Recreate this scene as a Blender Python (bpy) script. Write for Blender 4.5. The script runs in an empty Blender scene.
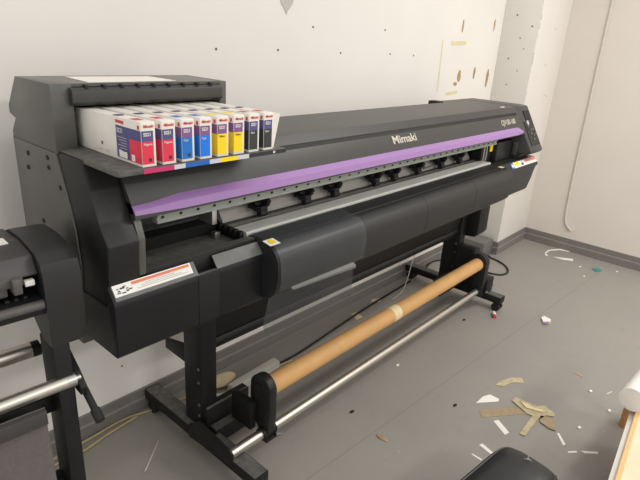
import bpy, bmesh, math, random
from mathutils import Vector, Matrix
random.seed(7)
SC = bpy.context.scene
COL = SC.collection
R_ = math.radians

# ------------------------------------------------------------------ camera
H = 1.53
FPX = 527.5
def cam_axes(yaw, pitch, roll):
    f = Vector((math.cos(yaw)*math.cos(pitch), math.sin(yaw)*math.cos(pitch), -math.sin(pitch)))
    r = Vector((math.sin(yaw), -math.cos(yaw), 0)); u = r.cross(f)
    c, s = math.cos(roll), math.sin(roll)
    return c*r+s*u, c*u-s*r, f          # right, up, forward
CR, CU, CF = cam_axes(R_(40.2085), R_(20.8603), R_(3.7751))
cam = bpy.data.cameras.new('camera'); camo = bpy.data.objects.new('camera', cam); COL.objects.link(camo)
cam.sensor_width = 36; cam.lens = FPX/640*36; cam.clip_start = .05
m = Matrix((CR, CU, -CF)).transposed().to_4x4(); m.translation = (0, 0, H); camo.matrix_world = m
SC.camera = camo

def on_floor(u, v, z=0.0):              # where a sight line meets the level z: used to lay out the litter on the floor
    d = CR*(u-320)/FPX - CU*(v-240)/FPX + CF
    k = (z-H)/d.z
    return Vector((d.x*k, d.y*k, z))

# ------------------------------------------------------------------ materials
def srgb(r, g, b):
    f = lambda c: (c/255/12.92) if c/255 <= .04045 else ((c/255+.055)/1.055)**2.4
    return (f(r), f(g), f(b), 1)
def mat(name, col, rough=.5, metal=0, noise=.06, scale=30, bump=0, spec=.5, coat=0, stretch=None):
    M = bpy.data.materials.new(name); M.use_nodes = True
    nt = M.node_tree; b = nt.nodes['Principled BSDF']
    b.inputs['Roughness'].default_value = rough; b.inputs['Metallic'].default_value = metal
    b.inputs['Specular IOR Level'].default_value = spec
    if coat: b.inputs['Coat Weight'].default_value = coat
    tc = nt.nodes.new('ShaderNodeTexCoord'); mp = nt.nodes.new('ShaderNodeMapping')
    nt.links.new(tc.outputs['Object'], mp.inputs[0])
    if stretch: mp.inputs['Scale'].default_value = stretch
    n = nt.nodes.new('ShaderNodeTexNoise'); n.inputs['Scale'].default_value = scale; n.inputs['Detail'].default_value = 4
    nt.links.new(mp.outputs[0], n.inputs['Vector'])
    rp = nt.nodes.new('ShaderNodeMapRange')
    rp.inputs['From Min'].default_value = .25; rp.inputs['From Max'].default_value = .75
    rp.inputs['To Min'].default_value = 1-noise; rp.inputs['To Max'].default_value = 1+noise
    nt.links.new(n.outputs['Fac'], rp.inputs['Value'])
    mx = nt.nodes.new('ShaderNodeVectorMath'); mx.operation = 'SCALE'
    mx.inputs[0].default_value = col[:3]; nt.links.new(rp.outputs[0], mx.inputs['Scale'])
    nt.links.new(mx.outputs[0], b.inputs['Base Color'])
    if bump:
        bp = nt.nodes.new('ShaderNodeBump'); bp.inputs['Strength'].default_value = bump; bp.inputs['Distance'].default_value = .002
        nt.links.new(n.outputs['Fac'], bp.inputs['Height']); nt.links.new(bp.outputs[0], b.inputs['Normal'])
    return M

M = {}
M['black'] = mat('black_plastic', srgb(33, 33, 33), .42, noise=.12, bump=.05, scale=60, spec=.32)
M['lowcover_shaded'] = mat('black_lower_cover_shaded', srgb(27, 27, 29), .45, noise=.08, scale=12, spec=.28)  # darker than the right cover: weaker light at left put into the colour
M['blackcover'] = mat('black_cover', srgb(37, 37, 38), .46, noise=.08, scale=12, spec=.4)
M['hood'] = mat('grey_black_hood', srgb(56, 55, 54), .40, noise=.06, scale=9)
M['side'] = mat('grey_side_metal', srgb(84, 83, 79), .34, noise=.05, scale=20)
M['deep'] = mat('deep_black', srgb(17, 17, 18), .6)
M['frame'] = mat('black_steel_frame', srgb(27, 27, 27), .5, noise=.15, spec=.3)
M['dusty_lit'] = mat('dusty_lit_black', srgb(92, 90, 86), .7, noise=.35, scale=45)  # dust grey, also the painted light on the take-up bar tops
M['ledge'] = mat('grey_ledge', srgb(104, 104, 103), .55, noise=.2, scale=30)
M['purple'] = mat('purple_plastic', srgb(160, 122, 178), .32, noise=.03)
M['alu'] = mat('aluminium', srgb(186, 186, 182), .35, .9, noise=.06, scale=20)
M['platen'] = mat('platen_aluminium', srgb(186, 186, 180), .5, .0, noise=.12, scale=8, stretch=(1, 12, 1))
M['platenmid'] = mat('platen_grey', srgb(128, 127, 122), .5, noise=.15, scale=8, stretch=(1, 12, 1))
M['platendark'] = mat('platen_grooves', srgb(66, 65, 63), .5, 0, noise=.25, scale=10, stretch=(1, 25, 1))
M['rail'] = mat('rail_grey', srgb(150, 154, 147), .5, 0)
M['backplate'] = mat('back_plate_grey', srgb(168, 164, 156), .5, 0)
M['steel'] = mat('polished_steel', srgb(205, 200, 190), .42, 1, noise=.04)
M['white'] = mat('white_card', srgb(232, 227, 218), .6, noise=.03)
M['paper'] = mat('white_paper', srgb(238, 234, 226), .7, noise=.02)
M['label'] = mat('white_label', srgb(236, 233, 226), .5, noise=.01)
M['ink_text'] = mat('dark_print', srgb(52, 50, 52), .5)
M['fine_text'] = mat('fine_grey_print', srgb(186, 184, 180), .5)
M['orange'] = mat('orange_print', srgb(226, 122, 84), .5, noise=.01)
M['pinkred'] = mat('faded_red_print', srgb(214, 120, 100), .5, noise=.01)
M['red'] = mat('red_print', srgb(208, 70, 66), .5, noise=.01)
M['band'] = mat('violet_print', srgb(82, 78, 130), .5, noise=.01)
M['band2'] = mat('mauve_print', srgb(128, 88, 140), .5, noise=.01)
M['magenta'] = mat('magenta_print', srgb(226, 48, 76), .45, noise=.01)
M['cyan'] = mat('cyan_print', srgb(12, 112, 198), .45, noise=.01)
M['yellow'] = mat('yellow_print', srgb(250, 216, 12), .45, noise=.01)
M['key'] = mat('black_print', srgb(52, 52, 50), .45, noise=.01)
M['strip_m'] = mat('strip_magenta', srgb(196, 44, 104), .45, noise=.01)
M['strip_c'] = mat('strip_blue', srgb(22, 96, 184), .45, noise=.01)
M['strip_w'] = mat('strip_pale', srgb(200, 204, 214), .45, noise=.01)
M['strip_k'] = mat('strip_black', srgb(40, 40, 40), .45, noise=.01)
M['blue'] = mat('blue_print', srgb(50, 110, 196), .5, noise=.01)
M['silvertext'] = mat('silver_lettering', srgb(206, 198, 184), .4, .1, noise=.02)
M['kraft'] = mat('kraft_core', srgb(204, 158, 100), .6, noise=.06, scale=16)
M['kraft_dark'] = mat('kraft_brown', srgb(160, 122, 84), .7, noise=.08, scale=16)
M['masking'] = mat('masking_tape', srgb(226, 206, 166), .6, noise=.04)
M['oldtape'] = mat('old_yellow_tape', srgb(186, 173, 138), .55, noise=.25, scale=40)
M['browntape'] = mat('brown_tape', srgb(160, 142, 112), .45, noise=.15, scale=40)
M['cord'] = mat('beige_cord', srgb(176, 160, 116), .5)
M['blackcord'] = mat('black_cord', srgb(26, 26, 26), .5)
M['whitecord'] = mat('white_cord', srgb(206, 200, 188), .5)
M['rubber'] = mat('black_rubber', srgb(26, 26, 26), .6)
M['cloth'] = mat('grey_cloth', srgb(98, 92, 91), .9, noise=.1, scale=90, bump=.2)
M['plotter'] = mat('charcoal_plastic', srgb(40, 39, 39), .38, noise=.05, scale=25, spec=.38)
M['plottertop'] = mat('charcoal_cover', srgb(64, 61, 62), .4, noise=.05, scale=25)
M['headgrey'] = mat('head_grey', srgb(84, 81, 79), .5)
M['bag'] = mat('black_vinyl', srgb(32, 33, 35), .42, noise=.2, scale=25, bump=.15)
M['pine'] = mat('pine_wood', srgb(222, 180, 120), .6, noise=.14, scale=10, stretch=(2, 30, 30))
M['map'] = None
M['greybox'] = mat('grey_enamel', srgb(110, 108, 104), .5)
M['teal'] = mat('teal_scrap', srgb(50, 140, 140), .5)
M['hole'] = mat('wall_hole', srgb(104, 96, 88), .9)
M['brownstain'] = mat('glue_stain', srgb(176, 148, 108), .8, noise=.3, scale=60)
M['paleyellow'] = mat('tape_residue', srgb(228, 216, 172), .7, noise=.08)
M['greymark'] = mat('grey_mark', srgb(196, 192, 184), .7)
M['base'] = mat('grey_vinyl_baseboard', srgb(122, 118, 113), .45, noise=.06)
M['baselip_glint'] = mat('baseboard_lip_highlight', srgb(150, 147, 141), .4)

def film_mat(name, alpha, col):
    X = bpy.data.materials.new(name); X.use_nodes = True
    nt = X.node_tree; b = nt.nodes['Principled BSDF']
    b.inputs['Base Color'].default_value = col; b.inputs['Roughness'].default_value = .35
    b.inputs['Alpha'].default_value = alpha
    return X
M['film'] = film_mat('smoky_film', .45, srgb(80, 81, 83))
M['filmedge_lit'] = film_mat('film_edge_lit', .7, srgb(128, 128, 126))

# walls: white paint with faint mottling and scuffs
def wall_mat(name, col, dirt):
    X = mat(name, col, .75, noise=.02, scale=3, spec=.25)
    nt = X.node_tree; b = nt.nodes['Principled BSDF']
    src = b.inputs['Base Color'].links[0].from_socket
    tc = nt.nodes.new('ShaderNodeTexCoord'); n = nt.nodes.new('ShaderNodeTexNoise')
    n.inputs['Scale'].default_value = 7; n.inputs['Detail'].default_value = 6; n.inputs['Roughness'].default_value = .7
    mp = nt.nodes.new('ShaderNodeMapping'); mp.inputs['Scale'].default_value = (1, 1, 4)
    nt.links.new(tc.outputs['Object'], mp.inputs[0]); nt.links.new(mp.outputs[0], n.inputs['Vector'])
    r = nt.nodes.new('ShaderNodeMapRange'); r.inputs['From Min'].default_value = .66; r.inputs['From Max'].default_value = .8
    r.inputs['To Max'].default_value = dirt; nt.links.new(n.outputs['Fac'], r.inputs['Value'])
    mx = nt.nodes.new('ShaderNodeMix'); mx.data_type = 'RGBA'
    mx.inputs['B'].default_value = srgb(190, 176, 158); nt.links.new(r.outputs[0], mx.inputs['Factor']); nt.links.new(src, mx.inputs['A'])
    nt.links.new(mx.outputs['Result'], b.inputs['Base Color'])
    return X
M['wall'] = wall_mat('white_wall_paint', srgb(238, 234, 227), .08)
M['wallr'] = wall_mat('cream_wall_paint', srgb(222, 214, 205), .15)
M['colpaint'] = wall_mat('pillar_paint', srgb(228, 223, 216), .35)

# painted concrete floor: stains, specks and one long hairline joint
def floor_mat():
    X = bpy.data.materials.new('painted_concrete'); X.use_nodes = True
    nt = X.node_tree; b = nt.nodes['Principled BSDF']; L = nt.links.new
    tc = nt.nodes.new('ShaderNodeTexCoord')
    def noise(scale, det, rough=.6):
        n = nt.nodes.new('ShaderNodeTexNoise'); n.inputs['Scale'].default_value = scale
        n.inputs['Detail'].default_value = det; n.inputs['Roughness'].default_value = rough
        L(tc.outputs['Object'], n.inputs['Vector']); return n.outputs['Fac']
    def rng(v, a, c, lo, hi):
        r = nt.nodes.new('ShaderNodeMapRange'); r.inputs['From Min'].default_value = a; r.inputs['From Max'].default_value = c
        r.inputs['To Min'].default_value = lo; r.inputs['To Max'].default_value = hi; L(v, r.inputs['Value']); return r.outputs[0]
    def mix(f, A, Bc):
        m_ = nt.nodes.new('ShaderNodeMix'); m_.data_type = 'RGBA'; L(f, m_.inputs['Factor'])
        if hasattr(A, 'links'): L(A, m_.inputs['A'])
        else: m_.inputs['A'].default_value = A
        m_.inputs['B'].default_value = Bc; return m_.outputs['Result']
    c = mix(rng(noise(1.6, 5), .3, .7, 0, 1), srgb(144, 140, 135), srgb(151, 146, 138))
    c = mix(rng(noise(9, 8, .75), .56, .72, 0, .35), c, srgb(126, 120, 112))
    c = mix(rng(noise(60, 3), .70, .76, 0, .5), c, srgb(108, 103, 97))
    c = mix(rng(noise(33, 2), .72, .76, 0, .4), c, srgb(190, 185, 176))
    # hairline joint along a straight line
    sx = nt.nodes.new('ShaderNodeSeparateXYZ'); L(tc.outputs['Object'], sx.inputs[0])
    md = nt.nodes.new('ShaderNodeMath'); md.operation = 'MULTIPLY_ADD'; L(sx.outputs['X'], md.inputs[0])
    md.inputs[1].default_value = .0663; md.inputs[2].default_value = -1.046
    ad = nt.nodes.new('ShaderNodeMath'); ad.operation = 'ADD'; L(md.outputs[0], ad.inputs[0]); L(sx.outputs['Y'], ad.inputs[1])
    ab = nt.nodes.new('ShaderNodeMath'); ab.operation = 'ABSOLUTE'; L(ad.outputs[0], ab.inputs[0])
    c = mix(rng(ab.outputs[0], .001, .005, .35, 0), c, srgb(112, 106, 99))
    L(c, b.inputs['Base Color'])
    b.inputs['Roughness'].default_value = .5; b.inputs['Specular IOR Level'].default_value = .35
    return X
M['floor'] = floor_mat()

def map_mat():
    X = bpy.data.materials.new('pastel_printed_board'); X.use_nodes = True
    nt = X.node_tree; b = nt.nodes['Principled BSDF']; tc = nt.nodes.new('ShaderNodeTexCoord')
    n = nt.nodes.new('ShaderNodeTexNoise'); n.inputs['Scale'].default_value = 9; nt.links.new(tc.outputs['Object'], n.inputs['Vector'])
    cr = nt.nodes.new('ShaderNodeValToRGB'); e = cr.color_ramp.elements
    e[0].position = .35; e[0].color = srgb(214, 214, 190); e[1].position = .62; e[1].color = srgb(234, 204, 168)
    q = e.new(.48); q.color = srgb(238, 208, 178)
    nt.links.new(n.outputs['Fac'], cr.inputs[0]); nt.links.new(cr.outputs[0], b.inputs['Base Color'])
    b.inputs['Roughness'].default_value = .5
    return X
M['map'] = map_mat()

# ------------------------------------------------------------------ mesh helpers
class MB:
    def __init__(s): s.bm = bmesh.new(); s.mi = 0
    def _tag(s, faces):
        for f in faces: f.material_index = s.mi
    def box(s, x0, x1, y0, y1, z0, z1, bev=0.0, seg=2):
        t = bmesh.new()
        vs = [t.verts.new(c) for c in ((x0,y0,z0),(x1,y0,z0),(x1,y1,z0),(x0,y1,z0),(x0,y0,z1),(x1,y0,z1),(x1,y1,z1),(x0,y1,z1))]
        for q in ((0,3,2,1),(4,5,6,7),(0,1,5,4),(1,2,6,5),(2,3,7,6),(3,0,4,7)): t.faces.new([vs[i] for i in q])
        if bev: bmesh.ops.bevel(t, geom=t.edges[:], offset=bev, segments=seg, affect='EDGES', profile=.5)
        s._join(t); return s
    def prism(s, prof, x0, x1, bev=0.0, seg=2, axis='x'):
        t = bmesh.new()
        def P(a, p): return {'x': (a, p[0], p[1]), 'y': (p[0], a, p[1]), 'z': (p[0], p[1], a)}[axis]
        A = [t.verts.new(P(x0, p)) for p in prof]; B = [t.verts.new(P(x1, p)) for p in prof]
        n = len(prof)
        t.faces.new(A); t.faces.new(B[::-1])
        for i in range(n): t.faces.new((A[i], B[i], B[(i+1) % n], A[(i+1) % n]))
        bmesh.ops.recalc_face_normals(t, faces=t.faces[:])
        if bev: bmesh.ops.bevel(t, geom=t.edges[:], offset=bev, segments=seg, affect='EDGES', profile=.5)
        s._join(t); return s
    def loft(s, sections, cap=True):
        t = bmesh.new(); rows = [[t.verts.new(p) for p in sec] for sec in sections]; n = len(rows[0])
        for a, b in zip(rows, rows[1:]):
            for i in range(n): t.faces.new((a[i], a[(i+1) % n], b[(i+1) % n], b[i]))
        if cap: t.faces.new(rows[0][::-1]); t.faces.new(rows[-1])
        bmesh.ops.recalc_face_normals(t, faces=t.faces[:]); s._join(t); return s
    def cyl(s, p0, p1, r0, r1=None, n=24, caps=True, r_in=None):
        r1 = r0 if r1 is None else r1
        p0, p1 = Vector(p0), Vector(p1); d = (p1-p0).normalized()
        a = d.orthogonal().normalized(); b = d.cross(a)
        ring = lambda p, r: [p + (a*math.cos(2*math.pi*i/n) + b*math.sin(2*math.pi*i/n))*r for i in range(n)]
        if r_in is None: return s.loft([ring(p0, r0), ring(p1, r1)], caps)
        return s.loft([ring(p0, r_in), ring(p0, r0), ring(p1, r1), ring(p1, r_in), ring(p0, r_in)], False)
    def tube(s, pts, r, n=8, smooth=6):
        pts = [Vector(p) for p in pts]
        if smooth > 1 and len(pts) > 2:
            out = []; Q = [pts[0]] + pts + [pts[-1]]
            for i in range(1, len(Q)-2):
                for k in range(smooth):
                    u = k/smooth; a, b, c, d = Q[i-1:i+3]
                    out.append(.5*((2*b)+(c-a)*u+(2*a-5*b+4*c-d)*u*u+(3*b-a-3*c+d)*u**3))
            pts = out+[pts[-1]]
        secs = []; prev = None
        for i, p in enumerate(pts):
            d = (pts[min(i+1, len(pts)-1)]-pts[max(i-1, 0)]).normalized()
            a = d.orthogonal().normalized() if prev is None else (prev-d*prev.dot(d)).normalized()
            prev = a; b = d.cross(a)
            secs.append([p+(a*math.cos(2*math.pi*k/n)+b*math.sin(2*math.pi*k/n))*r for k in range(n)])
        return s.loft(secs)
    def poly(s, pts, th=0.0):           # flat polygon, optional thickness along +z
        t = bmesh.new(); f = t.faces.new([t.verts.new(p) for p in pts]); f.normal_update()
        if f.normal.z < 0: f.normal_flip()
        if th:
            g = bmesh.ops.extrude_face_region(t, geom=[f])
            bmesh.ops.translate(t, verts=[v for v in g['geom'] if isinstance(v, bmesh.types.BMVert)], vec=(0, 0, th))
            bmesh.ops.recalc_face_normals(t, faces=t.faces[:])
        s._join(t); return s
    def quad(s, a, b, c, d):
        t = bmesh.new(); t.faces.new([t.verts.new(p) for p in (a, b, c, d)]); s._join(t); return s
    def grid(s, rows):
        t = bmesh.new(); R = [[t.verts.new(p) for p in r] for r in rows]
        for a, b in zip(R, R[1:]):
            for i in range(len(a)-1): t.faces.new((a[i], a[i+1], b[i+1], b[i]))
        s._join(t); return s
    def sphere(s, c, r, sx=1, sy=1, sz=1):
        t = bmesh.new(); bmesh.ops.create_uvsphere(t, u_segments=20, v_segments=12, radius=r)
        for v in t.verts: v.co = Vector((v.co.x*sx, v.co.y*sy, v.co.z*sz))+Vector(c)
        s._join(t); return s
    def _join(s, t):
        s._tag(t.faces); me = bpy.data.meshes.new('tmp'); t.to_mesh(me); t.free(); s.bm.from_mesh(me); bpy.data.meshes.remove(me)
    def use(s, i): s.mi = i; return s

def obj(name, mb, mats, parent=None, angle=35, local=False):
    """link the mesh; vertices are in room coordinates unless local"""
    me = bpy.data.meshes.new(name); bm = mb.bm
    off = Vector((0, 0, 0))
    root = parent
    while root is not None and root.parent is not None: root = root.parent
    if root is not None and not local: off = root.location.copy()
    elif root is None and not local:      # the object's own origin goes to the middle of its base
        xs = [v.co for v in bm.verts]
        off = Vector(((min(c.x for c in xs)+max(c.x for c in xs))/2, (min(c.y for c in xs)+max(c.y for c in xs))/2, min(c.z for c in xs)))
    if off.length: bmesh.ops.translate(bm, verts=bm.verts[:], vec=-off)
    bm.to_mesh(me); bm.free()
    for mm in (mats if isinstance(mats, (list, tuple)) else [mats]): me.materials.append(M[mm] if isinstance(mm, str) else mm)
    for p in me.polygons: p.use_smooth = True
    me.set_sharp_from_angle(angle=R_(angle))
    o = bpy.data.objects.new(name, me); COL.objects.link(o)
    if parent is not None: o.parent = parent
    elif not local: o.location = off
    return o
def thing(name, loc, label, cat, group=None, rz=0):
    o = bpy.data.objects.new(name, None); COL.objects.link(o); o.location = loc; o.rotation_euler.z = rz
    o.empty_display_size = .1; return tag(o, label, cat, group)
def tag(o, label, cat, group=None):
    o['label'] = label; o['category'] = cat
    if group: o['group'] = group
    return o
def struct(name, mb, mats, angle=35):
    o = obj(name, mb, mats, None, angle, True); o['kind'] = 'structure'; return o
def text(name, body, size, mtx, matn, parent, ext=.0006, squash=1.0, bold=0.0):
    cu = bpy.data.curves.new(name, 'FONT'); cu.body = body; cu.size = size; cu.extrude = ext; cu.align_x = 'LEFT'; cu.offset = bold
    tmp = bpy.data.objects.new(name, cu); COL.objects.link(tmp)
    dg = bpy.context.evaluated_depsgraph_get(); me = bpy.data.meshes.new_from_object(tmp.evaluated_get(dg))
    bpy.data.objects.remove(tmp); bpy.data.curves.remove(cu)
    root = parent
    while root.parent is not None: root = root.parent
    me.transform(Matrix.Diagonal((squash, 1, 1, 1))); me.transform(mtx); me.transform(Matrix.Translation(-root.location))
    me.materials.clear(); me.materials.append(M[matn]); me.name = name
    o = bpy.data.objects.new(name, me); COL.objects.link(o); o.parent = parent; return o
def frame(origin, xdir, ydir):
    x = Vector(xdir).normalized(); y = Vector(ydir).normalized(); z = x.cross(y)
    mm = Matrix((x, y, z)).transposed().to_4x4(); mm.translation = origin; return mm

# ------------------------------------------------------------------ room
YW, XW = 1.74, 4.51
CX0, CY0 = 3.93, 1.474
struct('floor', MB().box(-1.6, XW+.1, -2.6, YW+.1, -.1, 0), 'floor')
wb = struct('wall_back', MB().box(-1.6, XW+.1, YW, YW+.1, 0, 3.0), 'wall')
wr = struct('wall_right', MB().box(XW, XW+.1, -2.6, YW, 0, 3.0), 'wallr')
pc = struct('wall_pillar', MB().box(CX0, XW, CY0, YW, 0, 3.0, .004), 'colpaint')
def baseboard(name, mb_list):
    mb = MB()
    for (axis, a0, a1, w, sgn) in mb_list:
        prof = [(w, 0), (w, .104), (w-sgn*.005, .104), (w-sgn*.007, .1), (w-sgn*.007, .062), (w-sgn*.012, .058), (w-sgn*.012, .05), (w-sgn*.013, 0)]
        if axis == 'x': mb.prism(prof, a0, a1)
        else: mb.prism(prof, a0, a1, axis='y')
        mb.use(1)  # paler strip on the step: highlight line painted in
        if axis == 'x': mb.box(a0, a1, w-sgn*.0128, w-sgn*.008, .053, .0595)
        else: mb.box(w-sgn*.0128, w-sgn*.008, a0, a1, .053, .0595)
        mb.use(0)
    return struct(name, mb, ['base', 'baselip_glint'], 25)
baseboard('baseboard_back', [('x', -1.6, CX0-.0, YW, 1)])
baseboard('baseboard_pillar', [('x', CX0, XW, CY0, 1), ('y', CY0-.013, YW, CX0, 1)])
baseboard('baseboard_right', [('y', -2.6, CY0, XW, 1)])

# marks on the walls (fixed to the wall: children of it)
def wallmark(name, mb, m_, par): return obj(name, mb, m_, par)
def disc(u, v, r):
    d = CR*(u-320)/FPX - CU*(v-240)/FPX + CF; k = YW/d.y
    return Vector((d.x*k, YW, H+d.z*k)), r
for (u, v) in ((313, 27), (278, 50), (216, 49), (340.5, 53), (390, 54), (413.5, 55.5), (385, 30), (122, 366)):
    c, r = disc(u, v, .005 if v < 100 else .004)
    wallmark('screw_hole', MB().cyl(c+Vector((0, -.0015, 0)), c+Vector((0, .002, 0)), r, n=12), 'hole', wb)
for (u, v, w, h) in ((463, 26, .008, .055), (459, 76, .018, .05), (474, 73, .013, .05), (487, 78, .016, .085), (494.5, 25, .010, .05), (455, 84, .02, .015)):
    c, _ = disc(u, v, 0)
    pts = [c+Vector((1.4*w*math.cos(t)*random.uniform(.7, 1.1), -.001, .8*h*math.sin(t)*random.uniform(.85, 1.1))) for t in [i*math.pi/8 for i in range(16)]]
    wallmark('glue_stain', MB().prism([(p.x, p.z) for p in pts], YW-.0008, YW+.001, axis='y'), 'brownstain', wb)
for (u0, v0, u1, v1, w) in ((451, 43.5, 466, 43, .012), (446, 94, 457, 92, .010), (443, 40, 437, 92, .006)):
    a, _ = disc(u0, v0, 0); b, _ = disc(u1, v1, 0); d = (b-a).normalized(); n = Vector((-d.z, 0, d.x))*w
    wallmark('tape_mark', MB().quad(a+n+Vector((0,-.001,0)), b+n+Vector((0,-.001,0)), b-n+Vector((0,-.001,0)), a-n+Vector((0,-.001,0))), 'paleyellow', wb)
for (z, dx, r) in ((1.7, .05, .006), (1.62, .12, .005), (1.55, .08, .004), (1.48, .18, .006), (1.4, .1, .004), (1.3, .16, .005), (1.77, .17, .006)):
    wallmark('screw_hole', MB().cyl((CX0-.0012, CY0+dx, z), (CX0+.002, CY0+dx, z), r, n=10), 'hole', pc)
for k in range(16):
    z = .2+random.random()*1.6
    wallmark('chip', MB().sphere((CX0+random.uniform(-.001, .012), CY0-.0005, z), .006, 1, .2, random.uniform(.8, 2.2)), 'greymark', pc)
for (x, z) in ((4.35, 1.22), (4.30, 1.23), (4.2, 1.45), (4.25, 1.7)):
    wallmark('chip', MB().sphere((x, CY0-.0005, z), .010, 1.4, .1, .5), 'greymark', pc)
# heart
hp = []
for i in range(40):
    t = i/40*2*math.pi
    hx = 16*math.sin(t)**3; hz = 13*math.cos(t)-5*math.cos(2*t)-2*math.cos(3*t)-math.cos(4*t)
    hp.append((1.736+hx/16*.04, 1.668+hz/17*.052))
tag(obj('heart_sticker', MB().prism(hp, YW-.003, YW-.0005, axis='y'), 'greymark'), 'small grey heart stuck high on the white back wall', 'sticker')
# white cable clipped to right wall
cp = [(XW-.006, 1.205, 3.0), (XW-.006, 1.201, 1.92), (XW-.006, 1.19, 1.0), (XW-.006, 1.18, .5), (XW-.006, 1.172, .30), (XW-.008, 1.15, .22), (XW-.012, 1.10, .175)]
tag(obj('wall_cable', MB().tube(cp, .008), 'whitecord'), 'thin white cable running down the cream right wall', 'cable')

# ------------------------------------------------------------------ wide format printer
PR = thing('wide_format_printer', (1.9, 1.3, 0), 'large black wide-format printer with a purple stripe, standing on a black frame', 'printer')
hy = lambda z: 1.178-.587*(1.24-z)
HN = Vector((0, -.862, .506))           # hood face normal
XL, XR = .535, 3.2
# hood
prof = [(1.465, 1.0), (1.465, 1.242), (1.222, 1.242), (1.18, 1.238), (hy(1.211), 1.211), (hy(1.211)+.0025, 1.2095), (hy(1.197)+.0025, 1.1955), (hy(1.197), 1.197),
        (1.101, 1.108), (1.101, 1.098), (1.125, 1.09), (1.30, 1.075), (1.30, 1.0)]
hood = obj('hood', MB().prism(prof, .617, 2.68).prism([(1.52 if p[0] > 1.46 else p[0], p[1]) for p in prof], 2.68, 3.02), 'hood', PR)
obj('hood_clip', MB().box(2.66, 2.72, 1.47, 1.53, 1.22, 1.248, .002), 'deep', PR)
# grooves: dark lining in the slot
obj('groove', MB().quad((.63, hy(1.211)+.0016, 1.2098), (3.0, hy(1.211)+.0016, 1.2098), (3.0, hy(1.197)+.0016, 1.1962), (.63, hy(1.197)+.0016, 1.1962)), 'deep', hood)
# purple trim
def psec(x, zt, zf, zb, d=.006):
    return [(x, hy(zt)+.004, zt), (x, hy(zf)-d, zf), (x, hy(zf)-d-.004 if zb < zf else 1.1, zb), (x, 1.125, zb), (x, 1.14, zt)]
obj('purple_trim', MB().loft([psec(.617, 1.135, 1.120, 1.110), psec(.755, 1.1485, 1.124, 1.1035), psec(2.93, 1.1485, 1.122, 1.1015), psec(3.0, 1.124, 1.118, 1.110)]), 'purple', PR, 20)
tf = lambda x, z, off=.0008: frame(Vector((x, hy(z), z))+HN*off, (1, 0, 0), (0, .506, .862))
text('brand_lettering', 'Mimaki', .046, tf(1.745, 1.163), 'silvertext', hood, squash=1.32, bold=.0006)
text('model_lettering', 'CJV150-160', .040, tf(2.762, 1.160), 'silvertext', hood, squash=.93, bold=.0005)
# left end cover (black) and grey side panel
sc_prof = [(1.40, .80), (1.40, 1.238), (1.182, 1.238), (1.119, 1.10), (1.084, 1.052), (1.098, .94), (1.12, .93), (1.12, .80)]
sidec = obj('side_cover', MB().prism(sc_prof, XL, .616, .004), 'black', PR)
sp = [(1.555, .72), (1.555, 1.237), (1.30, 1.237), (1.25, 1.10), (1.236, 1.05), (1.225, .95), (1.26, .72)]
sidep = obj('side_panel', MB().prism(sp, XL-.004, XL+.03, .002), 'side', PR)
for (y, z) in ((1.465, 1.205), (1.475, 1.165), (1.345, 1.215), (1.345, 1.19), (1.29, 1.15), (1.42, 1.03)):
    obj('screw', MB().cyl((XL-.0065, y, z), (XL-.003, y, z), .006, n=10), 'deep', sidep)
obj('front_post', MB().prism([(1.135, .952), (1.135, 1.10), (1.112, 1.10), (1.094, 1.05), (1.100, .952)], .618, .637, .002), 'side', PR)
# right end: control panel
cpn = obj('control_panel', MB().prism([(1.53, .985), (1.53, 1.242), (1.222, 1.242), (1.18, 1.238), (1.043, 1.006), (1.05, .99), (1.09, .985), (1.14, .93), (1.5, .93)], 3.02, XR, .005), 'hood', PR)
def on_hood(mb, x0, x1, z0, z1, t=.002):
    a = [Vector((x, hy(z), z)) for x, z in ((x0, z0), (x1, z0), (x1, z1), (x0, z1))]
    return mb.loft([[p-HN*.002 for p in a], [p+HN*t for p in a]])
obj('display', on_hood(MB(), 3.10, 3.185, 1.165, 1.215, .001), 'deep', cpn)
obj('key_plate', on_hood(MB(), 3.06, 3.185, 1.035, 1.16, .001), 'black', cpn)
for (x, z) in ((3.095, 1.135), (3.12, 1.115), (3.15, 1.115), (3.105, 1.095), (3.135, 1.085), (3.165, 1.09), (3.12, 1.065)):
    c = Vector((x, hy(z), z)); obj('button', MB().cyl(c, c+HN*.004, .008, n=12), 'ledge', cpn)
c = Vector((3.105, hy(1.152), 1.152)); obj('button', MB().cyl(c, c+HN*.004, .014, n=14), 'fine_text', cpn)
obj('top_badge', MB().box(2.86, 2.90, 1.19, 1.205, 1.2405, 1.2435, .001), 'label', PR)
# ink housing
hb = [(1.487, 1.395), (1.554, 1.318), (1.556, 1.297), (1.519, 1.287), (1.552, 1.25), (1.552, 1.232)]
inkh = obj('ink_housing', MB().prism(hb+[(1.29, 1.232), (1.29, 1.395)], XL-.004, .584, .0015).prism(hb+[(1.29, 1.232), (1.29, 1.236), (1.45, 1.24), (1.45, 1.384), (1.29, 1.388), (1.29, 1.395)], .584, 1.022)
           .prism(hb+[(1.29, 1.232), (1.29, 1.395)], 1.022, 1.045, .0015), 'side', PR)
obj('slot_lining', MB().box(.5845, 1.0215, 1.42, 1.445, 1.24, 1.384), 'deep', inkh)
fb = obj('flip_bar', MB().prism([(1.305, 1.352), (1.30, 1.385), (1.285, 1.387), (1.274, 1.38), (1.272, 1.352), (1.28, 1.344)], .575, 1.018, .002), 'hood', inkh)
for i in range(9):
    obj('bar_clip', MB().box(.61+i*.046, .618+i*.046, 1.279, 1.298, 1.382, 1.3925, .001), 'deep', fb)
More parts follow.
